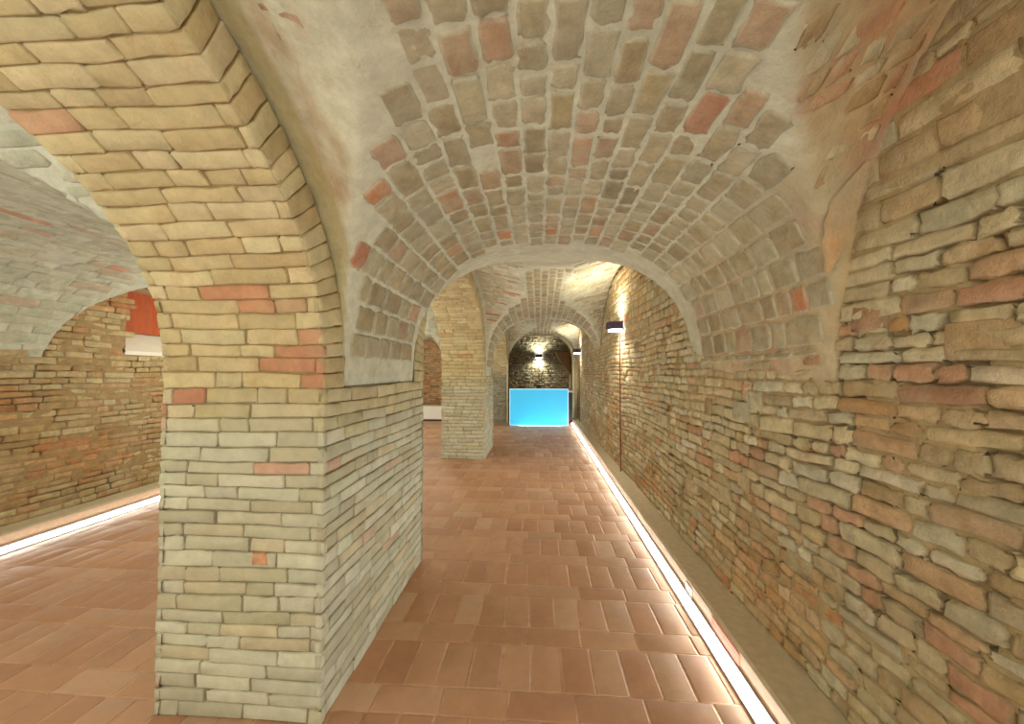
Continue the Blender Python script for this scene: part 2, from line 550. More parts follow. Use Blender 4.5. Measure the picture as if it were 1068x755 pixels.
def pillar(y0, y1, seed, label, acc=()):
    rr = np.random.default_rng(seed)
    mb = MB()
    mb.box(XA + .006, XL - .006, y0 + .006, y1 - .006, 0, SP, lin((150, 140, 112)), 1)
    cs = courses(0, SP, .0575, .12, rr)
    faces = [
        (lambda u, v: np.stack([XA + u, 0 * u + y0, v], -1), XL - XA, (0, -1, 0)),
        (lambda u, v: np.stack([XA + u, 0 * u + y1, v], -1), XL - XA, (0, 1, 0)),
        (lambda u, v: np.stack([0 * u + XL, y0 + u, v], -1), y1 - y0, (1, 0, 0)),
        (lambda u, v: np.stack([0 * u + XA, y0 + u, v], -1), y1 - y0, (-1, 0, 0))]
    for S, ln, nrm in faces:
        cl = []
        wob = rr.uniform(0, 9)
        for a, b in cs:
            sp = split_course(-.005, ln + .005, LENS, LW, rr)
            cl += [(p - (.004 if p < 0 else 0), q + (.004 if q > ln else 0), a, b) for p, q in sp]
        S2 = (lambda S, w: lambda u, v: S(u, v + .004 * np.sin(u * 5 + v * 9 + w)))(S, wob)
        lay(mb, S2, cl, PAL_P, fixed(*nrm), joint=.0055, proud=.003, depth=.02, rough=.0008, edge=.0025, pj=.002, tilt=.003,
            vj=.08, rng=rr, accents=acc, tone=tone_p)
    if acc:                                              # a chipped orange bat set in the front face
        lay(mb, faces[0][0], [(.415, .485, .640, .695)], pal(((200, 138, 98), 1)), fixed(0, -1, 0), joint=.002, proud=.0075, depth=.02, rough=.001,
            edge=.004, pj=.0, rng=rr)
    o = mb.build('pillar', [M_PIER, M_MORTAR])
    return tag(o, label, 'pillar', kind='structure')


P1 = (1.575, 2.965); P2 = (6.42, 7.60)
pillar(P1[0], P1[1], 31, 'large pale brick pillar standing nearest on the tiled floor',
       [((-1.12, P1[0], 1.10), (200, 160, 136), -1), ((-1.55, P1[0], 1.35), (184, 130, 102), -1)])
pillar(P2[0], P2[1], 32, 'second brick pillar, farther down the passage')
pillar(-3.0, -1.775, 33, 'brick pillar behind the viewpoint') if False else None


# ------------------------------------------------------------------ arcade arches (between the passage and the side aisle)
def arc_profile(yc, a, b, n=2.4, m=400):
    th = np.linspace(0, PI, m)
    t = np.cos(th)
    yy = yc + a * np.sign(t) * np.abs(t) ** (2 / n)
    zz = SP + b * np.sin(th) ** (2 / n)
    P = np.stack([yy, zz], -1)
    d = np.concatenate([[0], np.cumsum(np.linalg.norm(np.diff(P, axis=0), axis=1))])
    g = np.gradient(P, axis=0); nn = np.stack([g[:, 1], -g[:, 0]], -1); nn /= np.linalg.norm(nn, axis=1, keepdims=True) + 1e-9
    nn[0] = (1, 0); nn[-1] = (-1, 0)
    if nn[m // 2, 1] < 0: nn = -nn; nn[0] = (1, 0); nn[-1] = (-1, 0)
    return P, d, nn


RING = .18


def arch(idx, ylo, yhi, seed, label, pa=PAL_S, acc=()):
    yc, a, b = BAYS[idx]
    rr = np.random.default_rng(seed)
    P, d, nn = arc_profile(yc, a, b)
    L = d[-1]

    def at(v):
        v = np.clip(v, 0, L)
        return np.interp(v, d, P[:, 0]), np.interp(v, d, P[:, 1]), np.interp(v, d, nn[:, 0]), np.interp(v, d, nn[:, 1])

    def S_sof(u, v):
        y, z, ny, nz = at(v)
        return np.stack([XA + u, y, z], -1)

    def S_ring(x, u, v):
        y, z, ny, nz = at(v)
        return np.stack([0 * u + x, y + ny * u, z + nz * u], -1)
    mb = MB()
    # core wall with the arched opening, from the soffit up
    v = np.linspace(0, L, 160); y, z, ny, nz = at(v)
    I = np.stack([y + ny * .007, z + nz * .007], -1); E = np.stack([y + ny * RING, z + nz * RING], -1)
    T = np.stack([np.clip(E[:, 0], ylo, yhi), np.full(len(v), 3.18)], -1)
    base = lin((170, 146, 104))
    for x in (XL - .012, XA + .012):
        mb.grid(np.stack([np.stack([np.full(len(v), x), q[:, 0], q[:, 1]], -1) for q in (I, E)], 1), base, 1)
    for x in (XL - .03, XA + .03):
        mb.grid(np.stack([np.stack([np.full(len(v), x), q[:, 0], q[:, 1]], -1) for q in (E, T)], 1), base, 1)
        for q0, q1 in ((ylo, E[-1, 0]), (E[0, 0], yhi)):
            mb.add([(x, q0, SP), (x, q1, SP), (x, q1, 3.18), (x, q0, 3.18)], [(0, 1, 2, 3)], base, 1, False)
    xs = np.linspace(XA + .012, XL - .012, 4)
    mb.grid(np.stack([np.stack([np.full(len(v), x), I[:, 0], I[:, 1]], -1) for x in xs], 1), base, 1)
    cs = courses(0, L, .0605, .14, rr)
    ref = lambda P: np.stack([0 * P[..., 0], yc - P[..., 1], SP - .3 - P[..., 2]], -1)
    W_ = XL - XA
    cl = []
    for k, (p, q) in enumerate(cs):
        cl += [(s_ - (.005 if s_ <= 0 else 0), e_ + (.004 if e_ >= W_ else 0), p, q) for s_, e_ in split_course(0, W_, [.14, .25, .3], [.3, .5, .2], rr)]
    Sw = lambda u, v: S_sof(u, v + .0035 * np.sin(u * 6 + v * 7) + .0015 * np.sin(u * 17 + v * 3))
    lay(mb, Sw, cl, pa, ref, joint=.0055, proud=.003, depth=.02, rough=.0007, edge=.0028, pj=.002, tilt=.0025, vj=.09, rng=rr, accents=acc)
    for x, sg in ((XL, 1), (XA, -1)):
        off = W_ if sg > 0 else 0
        Sr = (lambda x, off: lambda u, v: S_ring(x, u, v + .0035 * np.sin(off * 6 + v * 7)))(x, off)
        lay(mb, Sr, [(-.003, RING - .006, p, q) for p, q in cs], pa, fixed(sg, 0, 0), joint=.0055, proud=.003, depth=.02, rough=.0007,
            edge=.0028, pj=.002, tilt=.0025, vj=.09, rng=rr)
    o = mb.build('arch', [M_ARCH, M_MORTAR])
    return tag(o, label, 'arch', kind='structure')


arch(0, -3.0, 2.3, 41, 'near yellow brick arch springing from the largest pillar', acc=[
    ((-1.25, 1.55, 1.74), (196, 142, 108), .09), ((-1.0, 1.57, 1.50), (192, 140, 108), .13), ((-1.45, 1.06, 2.2), (198, 154, 122), -1)])
PAL_S2 = pal(((202, 184, 142), 8), ((194, 176, 132), 6), ((208, 192, 152), 5), ((190, 170, 128), 4), ((194, 156, 118), .8))
arch(1, 2.3, 7.0, 42, 'brick arch between the large pillar and the second pillar', PAL_S2)
arch(2, 7.0, 11.15, 43, 'far brick arch beyond the second pillar', PAL_S2)

# ------------------------------------------------------------------ ceilings
PAL_V = pal(((178, 162, 130), 8), ((170, 152, 118), 6), ((186, 172, 142), 6), ((184, 156, 126), 3), ((188, 150, 118), 1.2), ((164, 148, 118), 3),
            ((198, 136, 98), .2))
PAL_CELL = pal(((194, 182, 150), 8), ((188, 172, 138), 6), ((200, 190, 160), 6), ((194, 158, 128), 2), ((196, 138, 102), 1))
PAL_CELL_N = pal(((206, 200, 174), 8), ((202, 190, 160), 5), ((200, 168, 140), 1.5), ((198, 144, 108), .6))
PAL_CELL_R = pal(((186, 156, 116), 6), ((190, 142, 104), 5), ((180, 146, 102), 5), ((196, 176, 138), 4), ((176, 118, 82), 1.5))
PAL_AV = pal(((194, 194, 174), 8), ((188, 188, 166), 6), ((200, 200, 182), 5), ((190, 172, 148), 1.5), ((192, 150, 126), .2))
PLAST = lin((212, 207, 184))


def ceil_mesh(mb, hb, hc, xa, xb, ya, yb, col, nx=110, ny=.045):
    th = np.linspace(0, PI, nx)
    X = (xa + xb) / 2 - (xb - xa) / 2 * np.cos(th)
    XO = X + .005 * np.sign(X - (xa + xb) / 2) * np.clip(np.abs(X - (xa + xb) / 2) * 4, 0, 1)   # mortar lies behind the brick faces
    Y = np.arange(ya, yb + ny, ny); Y[-1] = yb
    XX, YY = np.meshgrid(X, Y, indexing='ij')
    H = np.maximum(hb(XX, YY), hc(XX, YY))
    Z = SP + H + .0022 + .0022 * fbm(XX * 6, YY * 6, 51)
    P = np.stack([np.broadcast_to(XO[:, None], XX.shape), YY, Z], -1)
    if callable(col):
        col = col(P.reshape(-1, 3))
    mb.grid(P, col, 1, True, flip=True)


def barrel_S(hb, hc, cx, hw, n):
    """u along the passage, v = arc length over the barrel"""
    th = np.linspace(0, PI, 600)
    t = -np.cos(th); xs = cx + hw * np.sign(t) * np.abs(t) ** (2 / n) * .9995
    zs = hb(xs, np.full_like(xs, 2.0))
    d = np.concatenate([[0], np.cumsum(np.hypot(np.diff(xs), np.diff(zs)))])

    def S(u, v):
        x = np.interp(v, d, xs)
        return np.stack([x, u, SP + np.maximum(hb(x, u), hc(x, u))], -1)
    return S, d[-1], (lambda v: np.interp(v, d, xs))


def cell_S(hc, hb, xl, xrr, spec, lowhalf):
    """u = x, v = angle-like parameter along the lateral cell"""
    yc, hl, hf, hbk, bl, bc, br, ycr = spec

    def yof(u, w):               # w in [-1, 1] : front springing .. back springing (by angle)
        s = np.clip((u - xl) / (xrr - xl), 0, 1)
        yy = yc + (ycr - yc) * s
        t = np.sin(w * PI / 2)
        half = np.where(t < 0, hl + (hf - hl) * s, hl + (hbk - hl) * s)
        return yy + half * np.sign(t) * np.abs(t) ** (1 / 1.2)

    def S(u, v):
        w = v / 2.3
        y = yof(u, np.clip(w, -.999, .999))
        return np.stack([u, y, SP + np.maximum(hc(u, y), hb(u, y))], -1)
    return S


r = np.random.default_rng(61)


def ceil_hit(x, y, hb=hb_c, hc=hc_c):
    """point of the ceiling seen at photo position x, y"""
    f = 405.0
    fw = np.array([-math.sin(YAW) * math.cos(PITCH), math.cos(YAW) * math.cos(PITCH), math.sin(PITCH)])
    rt = np.array([math.cos(YAW), math.sin(YAW), 0]); upv = np.cross(rt, fw)
    dd = fw + rt * (x - 534) / f - upv * (y - 377.5) / f
    t = np.linspace(.3, 9, 6000)
    Q = np.array([0, 0, 1.45]) + t[:, None] * dd
    h = SP + np.maximum(hb(Q[:, 0], Q[:, 1]), hc(Q[:, 0], Q[:, 1]))
    k = np.argmax(Q[:, 2] > h)
    return Q[k]


def near_hit(x, y):
    q = ceil_hit(x, y); o_ = np.array([0, 0, 1.45]); d_ = q - o_
    t_ = (float(xr(1.5)) - .012) / d_[0] if d_[0] > 0 else 9
    return o_ + d_ * min(.994, t_)


def plaster_col(P):              # earthy mortar on the wall side of the near bay, pale lime plaster elsewhere
    g = hc_c(P[:, 0], P[:, 1]) - hb_c(P[:, 0], P[:, 1])
    k = np.clip((P[:, 0] - .40 + .15 * vnoise(P[:, 0] * 5, P[:, 1] * 5, 3)) / .15, 0, 1) * (P[:, 1] < 2.6) * np.clip(g / .05 + .6, 0, 1)
    k = np.maximum(k, .75 * np.clip((P[:, 0] - .86 + .1 * vnoise(P[:, 1] * 4, P[:, 2] * 4, 5)) / .12, 0, 1) * (P[:, 1] < 2.8))
    k = k[:, None]
    rd = np.clip(fbm(P[:, 0] * 9, P[:, 1] * 9, 47) * 1.5 - .1, 0, 1)[:, None]
    earth = lin((194, 166, 124)) * (1 - rd) + lin((184, 132, 98)) * rd
    pl = np.tile(PLAST, (len(P), 1))
    cell = ((g > .0) & (P[:, 0] < .1) & (P[:, 1] < 2.6))[:, None]
    nz = fbm(P[:, 0] * 7, P[:, 1] * 7, 44)
    brown = np.clip((nz - .1) * 1.6, 0, .8)[:, None] * np.clip(g / .12, 0, 1)[:, None]
    pl = np.where(cell, pl * (1 - brown) + lin((192, 160, 124)) * brown, pl)
    band = np.clip((-.79 - P[:, 0]) / .03, 0, 1)[:, None] * cell
    pl = pl * (1 - .8 * band) + lin((184, 168, 122)) * .8 * band
    return pl * (1 - k) + earth * k


cb = MB()
ceil_mesh(cb, hb_c, hc_c, XL - .012, XR + .11, Y_BACK, Y_DIA + .05, plaster_col)
Sb, Lb, xof = barrel_S(hb_c, hc_c, .115, 1.02, 2.7)
cells = []
vcs = []; v_ = .05
while v_ < Lb - .06:
    w_ = (.094 + .04 * min(1, abs(v_ - Lb / 2) / (Lb / 2) * 1.2)) * r.uniform(.92, 1.08)
    vcs.append((v_, min(v_ + w_, Lb - .04))); v_ += w_
for a, b in vcs:
    for p, q in split_course(Y_BACK, Y_DIA, [.12, .17, .21], [.3, .45, .25], r):
        cells.append((p, q, a, b))


def c_barrel(u, v):
    x = xof(v)
    return hb_c(x, u) - hc_c(x, u) > -.004


def m_barrel(u, v):
    x = xof(v)
    g = hb_c(x, u) - hc_c(x, u)
    near = ((u > 2.80) & (u < 4.7)) | ((u > 7.45) & (u < 7.63))
    rnd = vnoise(u * 3.1, v * 3.3, 77) > -.95
    return (g > .008) & ~near & rnd


refv = lambda P: np.stack([.115 - P[..., 0], 0 * P[..., 0], 1.0 - P[..., 2]], -1)


ORANGE = (206, 134, 92); BRICKRED = (186, 124, 94)
acc = [(ceil_hit(*p), c, -1) for p, c in (((380, 188), ORANGE), ((750, 130), BRICKRED), ((367, 285), (192, 122, 92)), ((565, 241), (202, 140, 108)),
       ((611, 152), (196, 156, 126)), ((388, 148), (190, 152, 126)), ((520, 20), (190, 154, 124)), ((535, 150), (178, 142, 112)),
       ((482, 210), (188, 146, 114)), ((465, 70), (176, 146, 114)))]
lay(cb, Sb, cells, PAL_V, refv, mask=m_barrel, cmask=c_barrel, joint=.016, proud=.0035, depth=.02, rough=.0012, edge=.005, pj=.0014, tilt=.002, nu=6, nv=6, drop=.0030, ew=.014, edgecol=PLAST, emix=.75,
    vj=.12, rng=r, accents=acc)
for k, spec in enumerate(SPEC_C):
    Sc = cell_S(hc_c, hb_c, XL, XR, spec, None)
    cells = wall_cells(XL + .05, XR - .02, -2.2, 2.2, .062, .2, [.14, .26], [.4, .6], r, drop=.12 if k else .35)

    def m_cell(u, v, Sc=Sc, k=k):
        Q = Sc(u, v)
        g = hc_c(Q[..., 0], Q[..., 1]) - hb_c(Q[..., 0], Q[..., 1])
        band = (Q[..., 0] > XL + (.16 if k == 0 else .05))
        left = Q[..., 0] < .1
        ok = (g > np.where(k == 0, np.where(left, .10, .03), .003)) & band & (Q[..., 1] < Y_DIA - .05) & (Q[..., 1] > Y_BACK + .05)
        if k == 0:
            ok &= ~left | (vnoise(Q[..., 0] * 5, Q[..., 1] * 5, 91) > -.7)
        return ok
    def c_cell(u, v, Sc=Sc):
        Q = Sc(u, v)
        return hc_c(Q[..., 0], Q[..., 1]) - hb_c(Q[..., 0], Q[..., 1]) > (-.03 if k == 0 else -.004)
    if k == 0:
        lay(cb, Sc, wall_cells(.1, XR - .01, -2.2, 2.2, .085, .3, [.08, .12, .18], [.35, .4, .25], r, drop=.03), PAL_CELL_R, refv, mask=m_cell, cmask=c_cell, joint=.010,
            proud=.003, depth=.02, rough=.002, edge=.0045, pj=.002, tilt=.003, drop=.002, ew=.014, edgecol=lin((190, 158, 116)), emix=.6, vj=.16, rng=r)
        cells = [c for c in cells if c[1] < .15]
    lay(cb, Sc, cells, PAL_CELL if k else PAL_CELL_N, refv, mask=m_cell, cmask=c_cell, joint=.010, proud=(.004 if k else .0025), ew=.010, edgecol=PLAST, emix=.6, depth=.02, rough=.002, edge=.004, pj=.002, tilt=.003, vj=.12, rng=r)
sm = []
for px, py, w_ in ((863, 284, 3), (866, 270, 7), (867, 258, 9), (869, 246, 8), (872, 236, 11), (876, 224, 10), (880, 214, 13), (886, 203, 10), (892, 192, 8), (899, 180, 4), (906, 168, 2)):
    sm.append([near_hit(px + k_ * w_ * (1 + .25 * math.sin(py * 1.7 + k_ * 3)), py + k_ * w_ * .3) for k_ in (-1, -.5, 0, .5, 1)])
cb.grid(np.array(sm), lin((204, 164, 120)), 1)
o = cb.build('ceiling', [M_VAULT, M_PLASTER])
tag(o, 'groined brick vault over the passage with pale mortar joints', 'ceiling', kind='structure')

# side aisle vault
ab = MB()
ceil_mesh(ab, hb_a, hc_a, XW - .14, XA + .012, Y_BACK, 12.0, lin((202, 202, 184)))
Sb, Lb, xof_a = barrel_S(hb_a, hc_a, -3.06, 1.46, 2.3)
cells = wall_cells(Y_BACK, 12.0, .03, Lb - .03, .085, .2, [.16, .3], [.4, .6], r, drop=.08)


def m_barrel_a(u, v):
    x = xof_a(v)
    return (hb_a(x, u) - hc_a(x, u)) > .05


refa = lambda P: np.stack([-3.06 - P[..., 0], 0 * P[..., 0], 1.0 - P[..., 2]], -1)
lay(ab, Sb, cells, PAL_AV, refa, mask=m_barrel_a, joint=.009, proud=.0022, ew=.010, edgecol=lin((200, 200, 182)), emix=.6, depth=.02, rough=.0012, edge=.004, pj=.002, tilt=.002, nu=5, vj=.06, rng=r,
    accents=[(ceil_hit(108, 282, hb_a, hc_a), (198, 154, 130), -1), (ceil_hit(10, 220, hb_a, hc_a), (198, 154, 130), -1)])
for spec in SPEC_A:
    Sc = cell_S(hc_a, hb_a, XW, XA, spec, None)
    cells = wall_cells(XW + .05, XA - .05, -2.2, 2.2, .07, .2, [.16, .3], [.4, .6], r, drop=.15)

    def m_cell(u, v, Sc=Sc):
        Q = Sc(u, v)
        return (hc_a(Q[..., 0], Q[..., 1]) - hb_a(Q[..., 0], Q[..., 1]) > .015) & (Q[..., 1] < 11.9) & (Q[..., 1] > Y_BACK)
    lay(ab, Sc, cells, PAL_AV, refa, mask=m_cell, joint=.009, proud=.0022, ew=.010, edgecol=lin((200, 200, 182)), emix=.6, depth=.02, rough=.0012, edge=.004, pj=.002, tilt=.002, nu=5, vj=.06, rng=r)
o = ab.build('ceiling', [M_VAULT, M_PLASTER])
tag(o, 'whitewashed vault over the side aisle behind the near arch', 'ceiling', kind='structure')

# added unseen slab above the vaults, keeps world light from leaking in
eb = MB(); eb.box(-5.2, 1.6, Y_BACK, Y_END + .3, 3.15, 3.4, lin((90, 80, 60)))
tag(eb.build('leak_cover', [M_MORTAR]), 'unseen slab added above the vaults against light leaks', 'leak_cover', kind='structure')

# ------------------------------------------------------------------ left aisle wall, with window recess
PAL_L = pal(((184, 160, 118), 8), ((176, 148, 104), 7), ((190, 170, 130), 4), ((180, 138, 100), 3), ((184, 144, 108), 2), ((164, 134, 94), 3))
r = np.random.default_rng(71)
WY0, WY1, WZ0, WZ1 = 3.93, 5.45, 1.67, 2.40


def S_left(u, v):
    return np.stack([XW + .010 * vnoise(u * 1.2, v * 1.2, 13) + .005 * vnoise(u * 4, v * 5, 14), u,
                     v + .012 * vnoise(u * 1.5, v * 1.3, 15)], -1)


lb = MB()
out = lambda u, v: ~((u > WY0 - .02) & (u < WY1 + .02) & (v > WZ0 - .01) & (v < WZ1 + .03))
for (u0, u1, v0, v1) in ((Y_BACK, WY0, 0, 3.2), (WY1, 12.0, 0, 3.2), (WY0, WY1, 0, WZ0), (WY0, WY1, WZ1, 3.2)):
    UU, VV = np.meshgrid(np.arange(u0, u1 + .04, .05).clip(u0, u1), np.arange(v0, v1 + .04, .05).clip(v0, v1), indexing='ij')
    P = S_left(UU, VV); P[..., 0] -= np.where(fbm(UU * 5, VV * 6, 18) > .3, .025, -.001)
    lb.grid(P, lin((160, 134, 96)), 1)
cells = wall_cells(Y_BACK, 12.0, .10, 3.0, .060, .18, [.14, .2, .28], [.4, .2, .4], r, drop=.02)
tone_l = lambda P, c, rr: c * np.where(vnoise(P[:, 1] * 1.1, P[:, 2] * 1.6, 33)[:, None] > .35, np.array([[1.05, .82, .72]]), 1.0)
lay(lb, S_left, cells, PAL_L, fixed(1, 0, 0), mask=out, joint=.008, proud=.003, depth=.05, rough=.0015, edge=.004, pj=.002, tilt=.003, vj=.11, nu=5, ew=.010, edgecol=lin((164, 140, 102)), emix=.5,
    rng=r, tone=tone_l)
# reveals of the recess
D = .34
for (a, b) in ((((XW, WY0, WZ0), (XW - D, WY0, WZ0)), ((XW, WY0, WZ1), (XW - D, WY0, WZ1))), (((XW, WY1, WZ0), (XW - D, WY1, WZ0)), ((XW, WY1, WZ1), (XW - D, WY1, WZ1))),
               (((XW, WY0, WZ1), (XW - D, WY0, WZ1)), ((XW, WY1, WZ1), (XW - D, WY1, WZ1)))):
    lb.add([a[0], a[1], b[1], b[0]], [(0, 1, 2, 3)], lin((196, 180, 150)), 1, False)
tag(lb.build('wall_left', [M_BRICK, M_MORTAR]), 'brown patchy brick wall along the side aisle', 'wall', kind='structure')

wn = empty('window_1', (XW - D, (WY0 + WY1) / 2, WZ0))
m_ = MB(); m_.prism([(XW - D - .04, WZ0 - .03), (XW - .004, WZ0 - .03), (XW + .004, WZ0 + .012), (XW - D, WZ0 + .24), (XW - D - .04, WZ0 + .24)], 'y', WY0, WY1)
L0 = (XW - D, (WY0 + WY1) / 2, WZ0)
m_.build('sill', M_WHITE, wn).location = (-L0[0], -L0[1], -L0[2])
m_ = MB()
yy = np.linspace(WY0 + .03, WY1 - .03, 60)
P = np.stack([np.stack([XW - D + .03 + .012 * np.sin(yy * 34), yy, np.full(60, z)], -1) for z in (WZ0 + .24, WZ1 + .3)], 1)
m_.grid(P, (1, 1, 1)); Pb = P.copy(); Pb[..., 0] -= .006; m_.grid(Pb, (1, 1, 1), flip=True)
m_.build('blind', M_RED, wn).location = (-L0[0], -L0[1], -L0[2])
m_ = MB()
m_.box(XW - D - .05, XW - D - .01, WY0, WY1, WZ0, WZ1 + .3)
m_.build('back_panel', M_WHITE, wn).location = (-L0[0], -L0[1], -L0[2])
tag(wn, 'recessed window with orange red blind and white sloping sill', 'window', kind='structure')

# aisle end wall
r = np.random.default_rng(81)
PAL_E = pal(((188, 152, 110), 6), ((194, 142, 104), 5), ((180, 134, 96), 4), ((188, 164, 124), 4))


def flat_wall(name, label, y, x0, x1, z0, z1, palette, seed, h=.06, mask=None, depth_y=.2, lens=(.14, .27), lw=(.4, .6), base=(140, 112, 74), mat=None):
    rr = np.random.default_rng(seed); mb = MB()
    mb.box(x0, x1, y + .012, y + depth_y, z0, z1, lin(base), 1)
    S = lambda u, v: np.stack([u, 0 * u + y, v + .006 * vnoise(u * 2, v * 2, seed)], -1)
    lay(mb, S, wall_cells(x0, x1, z0, z1, h, .2, list(lens), list(lw), rr, drop=.02), palette, fixed(0, -1, 0), mask=mask, joint=.009, proud=.005,
        depth=.02, rough=.002, edge=.004, pj=.004, tilt=.004, nu=5, vj=.16, rng=rr)
    return tag(mb.build(name, [mat or M_BRICK, M_MORTAR]), label, 'wall', kind='structure')


flat_wall('wall_aisle_end', 'reddish brick end wall of the side aisle', 11.9, -4.6, -1.0, 0, 3.15, PAL_E, 82)

# ------------------------------------------------------------------ end arch (diaphragm) and alcove
OX0, OX1, OSP, ORISE = -.87, .94, 1.86, .73
ocx, ohw = (OX0 + OX1) / 2, (OX1 - OX0) / 2
th = np.linspace(PI, 0, 60)
curve = [(OX0, 0.0)] + [(ocx + ohw * math.cos(t), OSP + ORISE * math.sin(t)) for t in th] + [(OX1, 0.0)]
cu = np.array(curve)
top = np.stack([np.clip(cu[:, 0] * 1.0, OX0, OX1), np.full(len(cu), 3.15)], -1)
db = MB()
PALE = lin((188, 174, 138))
T0, T1 = Y_DIA, Y_DIA + .30
for yv, fl in ((T0, False), (T1, True)):
    g = np.stack([np.stack([q[:, 0], np.full(len(q), yv), q[:, 1]], -1) for q in (cu[1:-1], top[1:-1])], 1)
    db.grid(g, PALE, 1, False, flip=fl)
g = np.stack([np.stack([cu[:, 0], np.full(len(cu), yv), cu[:, 1]], -1) for yv in (T0, T1)], 1)
db.grid(g, lin((204, 192, 160)), 1, True)
db.box(OX1, 1.3, T0, T1, 0, 3.15, PALE, 1)
db.box(XA + .01, OX0, T0 + .01, T1, 0, 3.15, lin((134, 118, 86)), 1)
# raised pale rim round the opening
nr_ = np.gradient(cu, axis=0); nr_ = np.stack([-nr_[:, 1], nr_[:, 0]], -1); nr_ /= np.linalg.norm(nr_, axis=1, keepdims=True)
o2 = cu + nr_ * .055
g = np.stack([np.stack([q[:, 0], np.full(len(cu), yv), q[:, 1]], -1) for q, yv in ((cu, T0 + .02), (cu, T0 - .02), (o2, T0 - .02), (o2, T0 + .02))], 1)
db.grid(g, lin((216, 204, 170)), 1, False)
rr = np.random.default_rng(85)
S = lambda u, v: np.stack([u, 0 * u + T0, v], -1)
lay(db, S, wall_cells(XA, OX0 - .06, 0, 1.38, .0575, .12, [.14, .27], [.4, .6], rr), pal(((164, 160, 142), 5), ((172, 164, 142), 4), ((154, 150, 134), 3)),
    fixed(0, -1, 0), joint=.008, proud=.006, depth=.02, nu=5, rng=rr)
lay(db, S, wall_cells(XA, OX0 - .06, 1.38, 3.0, .07, .12, [.14, .27], [.4, .6], rr, drop=.3), PAL_CELL, fixed(0, -1, 0), joint=.01, proud=.006,
    depth=.02, nu=5, rng=rr)
tag(db.build('wall_back', [M_PIER, M_PLASTER]), 'end wall pierced by a round arch with a thin pale rim', 'wall', kind='structure')

PAL_B = pal(((184, 180, 154), 6), ((170, 166, 142), 5), ((194, 186, 158), 4), ((150, 146, 124), 3), ((184, 156, 124), 1))
flat_wall('wall_alcove', 'grey rubble brick wall lit by a lamp behind the glowing desk', Y_END - .05, -1.5, 1.3, 0, 3.15, PAL_B, 86, h=.055, depth_y=.3,
          lens=(.1, .2), lw=(.6, .4), base=(128, 120, 96))
sb = MB(); sb.box(-1.6, -1.30, T1, Y_END, 0, 3.15, lin((140, 126, 94)), 0)
tag(sb.build('wall_alcove_left', [M_PLASTER]), 'plain side wall of the alcove behind the end arch', 'wall', kind='structure')
bb = MB(); bb.prism([(.58, 2.14), (.62, 2.03), (1.12, 1.30), (1.12, 2.14)], 'y', 13.3, 13.95)
tag(bb.build('slab', [M_BROWN]), 'brown sloping mass high beside the alcove lamp', 'slab', kind='structure')

# ------------------------------------------------------------------ kerb and LED strip
KX = .94; KH = .15


def kerb(name, label, x0, x1, y0, y1, face_x, tiles):
    mb = MB()
    yy = np.linspace(y0, y1, 90)
    prof = [(face_x, 0.0), (face_x, KH - .012), (face_x + np.sign(x1 - face_x) * .012, KH), (x1, KH + .004), (x1, 0)]
    for k in range(4):
        (xa, za), (xb, zb) = prof[k], prof[k + 1]
        g = np.stack([np.stack([np.full(90, a_) + .003 * np.sin(yy * 3.1) * (k > 0), yy, np.full(90, b_)], -1) for a_, b_ in ((xa, za), (xb, zb))], 1)
        mb.grid(g, (1, 1, 1), 1 if k == 0 else 0, False)
    mb.add([(face_x, y0, 0), (x1, y0, 0), (x1, y0, KH), (face_x, y0, KH)], [(0, 1, 2, 3)], (1, 1, 1), 0, False)
    mb.add([(face_x, y1, 0), (x1, y1, 0), (x1, y1, KH), (face_x, y1, KH)], [(0, 1, 2, 3)], (1, 1, 1), 0, False)
    o = mb.build(name, [M_CONC, M_SALMON])
    for (a, b, z0, z1, m) in tiles:
        t = MB(); sx = -np.sign(x1 - face_x)
        t.box(min(face_x, face_x + sx * .004), max(face_x, face_x + sx * .004), a, b, z0, z1)
        tag(t.build('tile', m, o), 'terracotta tile set in the kerb face' if m is M_TERRA else 'pale tile set in the kerb face')
    return tag(o, label, 'kerb', kind='structure')


kerb('baseboard_right', 'low concrete kerb along the foot of the right brick wall', KX, 1.2, Y_BACK, Y_DIA, KX,
     [(1.93, 2.22, .03, .125, M_TERRA), (2.50, 2.60, .05, .11, M_WHITE)])
kerb('baseboard_left', 'salmon kerb along the foot of the aisle wall', -4.30, XW - .06, Y_BACK, 11.85, -4.30, [])


def led(label, x, y0, y1, side, mled):
    e = empty('led_strip', (x, (y0 + y1) / 2, 0))
    L0 = e.location
    a = MB(); a.box(-.026, .026, y0 - L0[1], y1 - L0[1], .003, .010)
    a.box(side * .020 - .003, side * .020 + .003, y0 - L0[1], y1 - L0[1], .003, .056)
    a.build('channel', M_ALU, e)
    n = 80; yy = np.linspace(y0, y1, n) - L0[1]
    b = MB()
    sec = ((-.016, .005), (-.012, .012), (.012, .044))
    g = np.stack([np.stack([np.full(n, side * px), yy, np.full(n, pz)], -1) for px, pz in sec], 1)
    b.grid(g, (1, 1, 1), 0, False)
    b.build('diffuser', mled, e)
    return tag(e, label, 'light strip')


led('white glowing light strip along the foot of the right wall kerb', KX - .027, -2.9, 10.95, 1, M_LED)
led('white glowing light strip along the side aisle kerb', -4.30 + .027, -2.9, 11.7, -1, M_LED_SOFT)


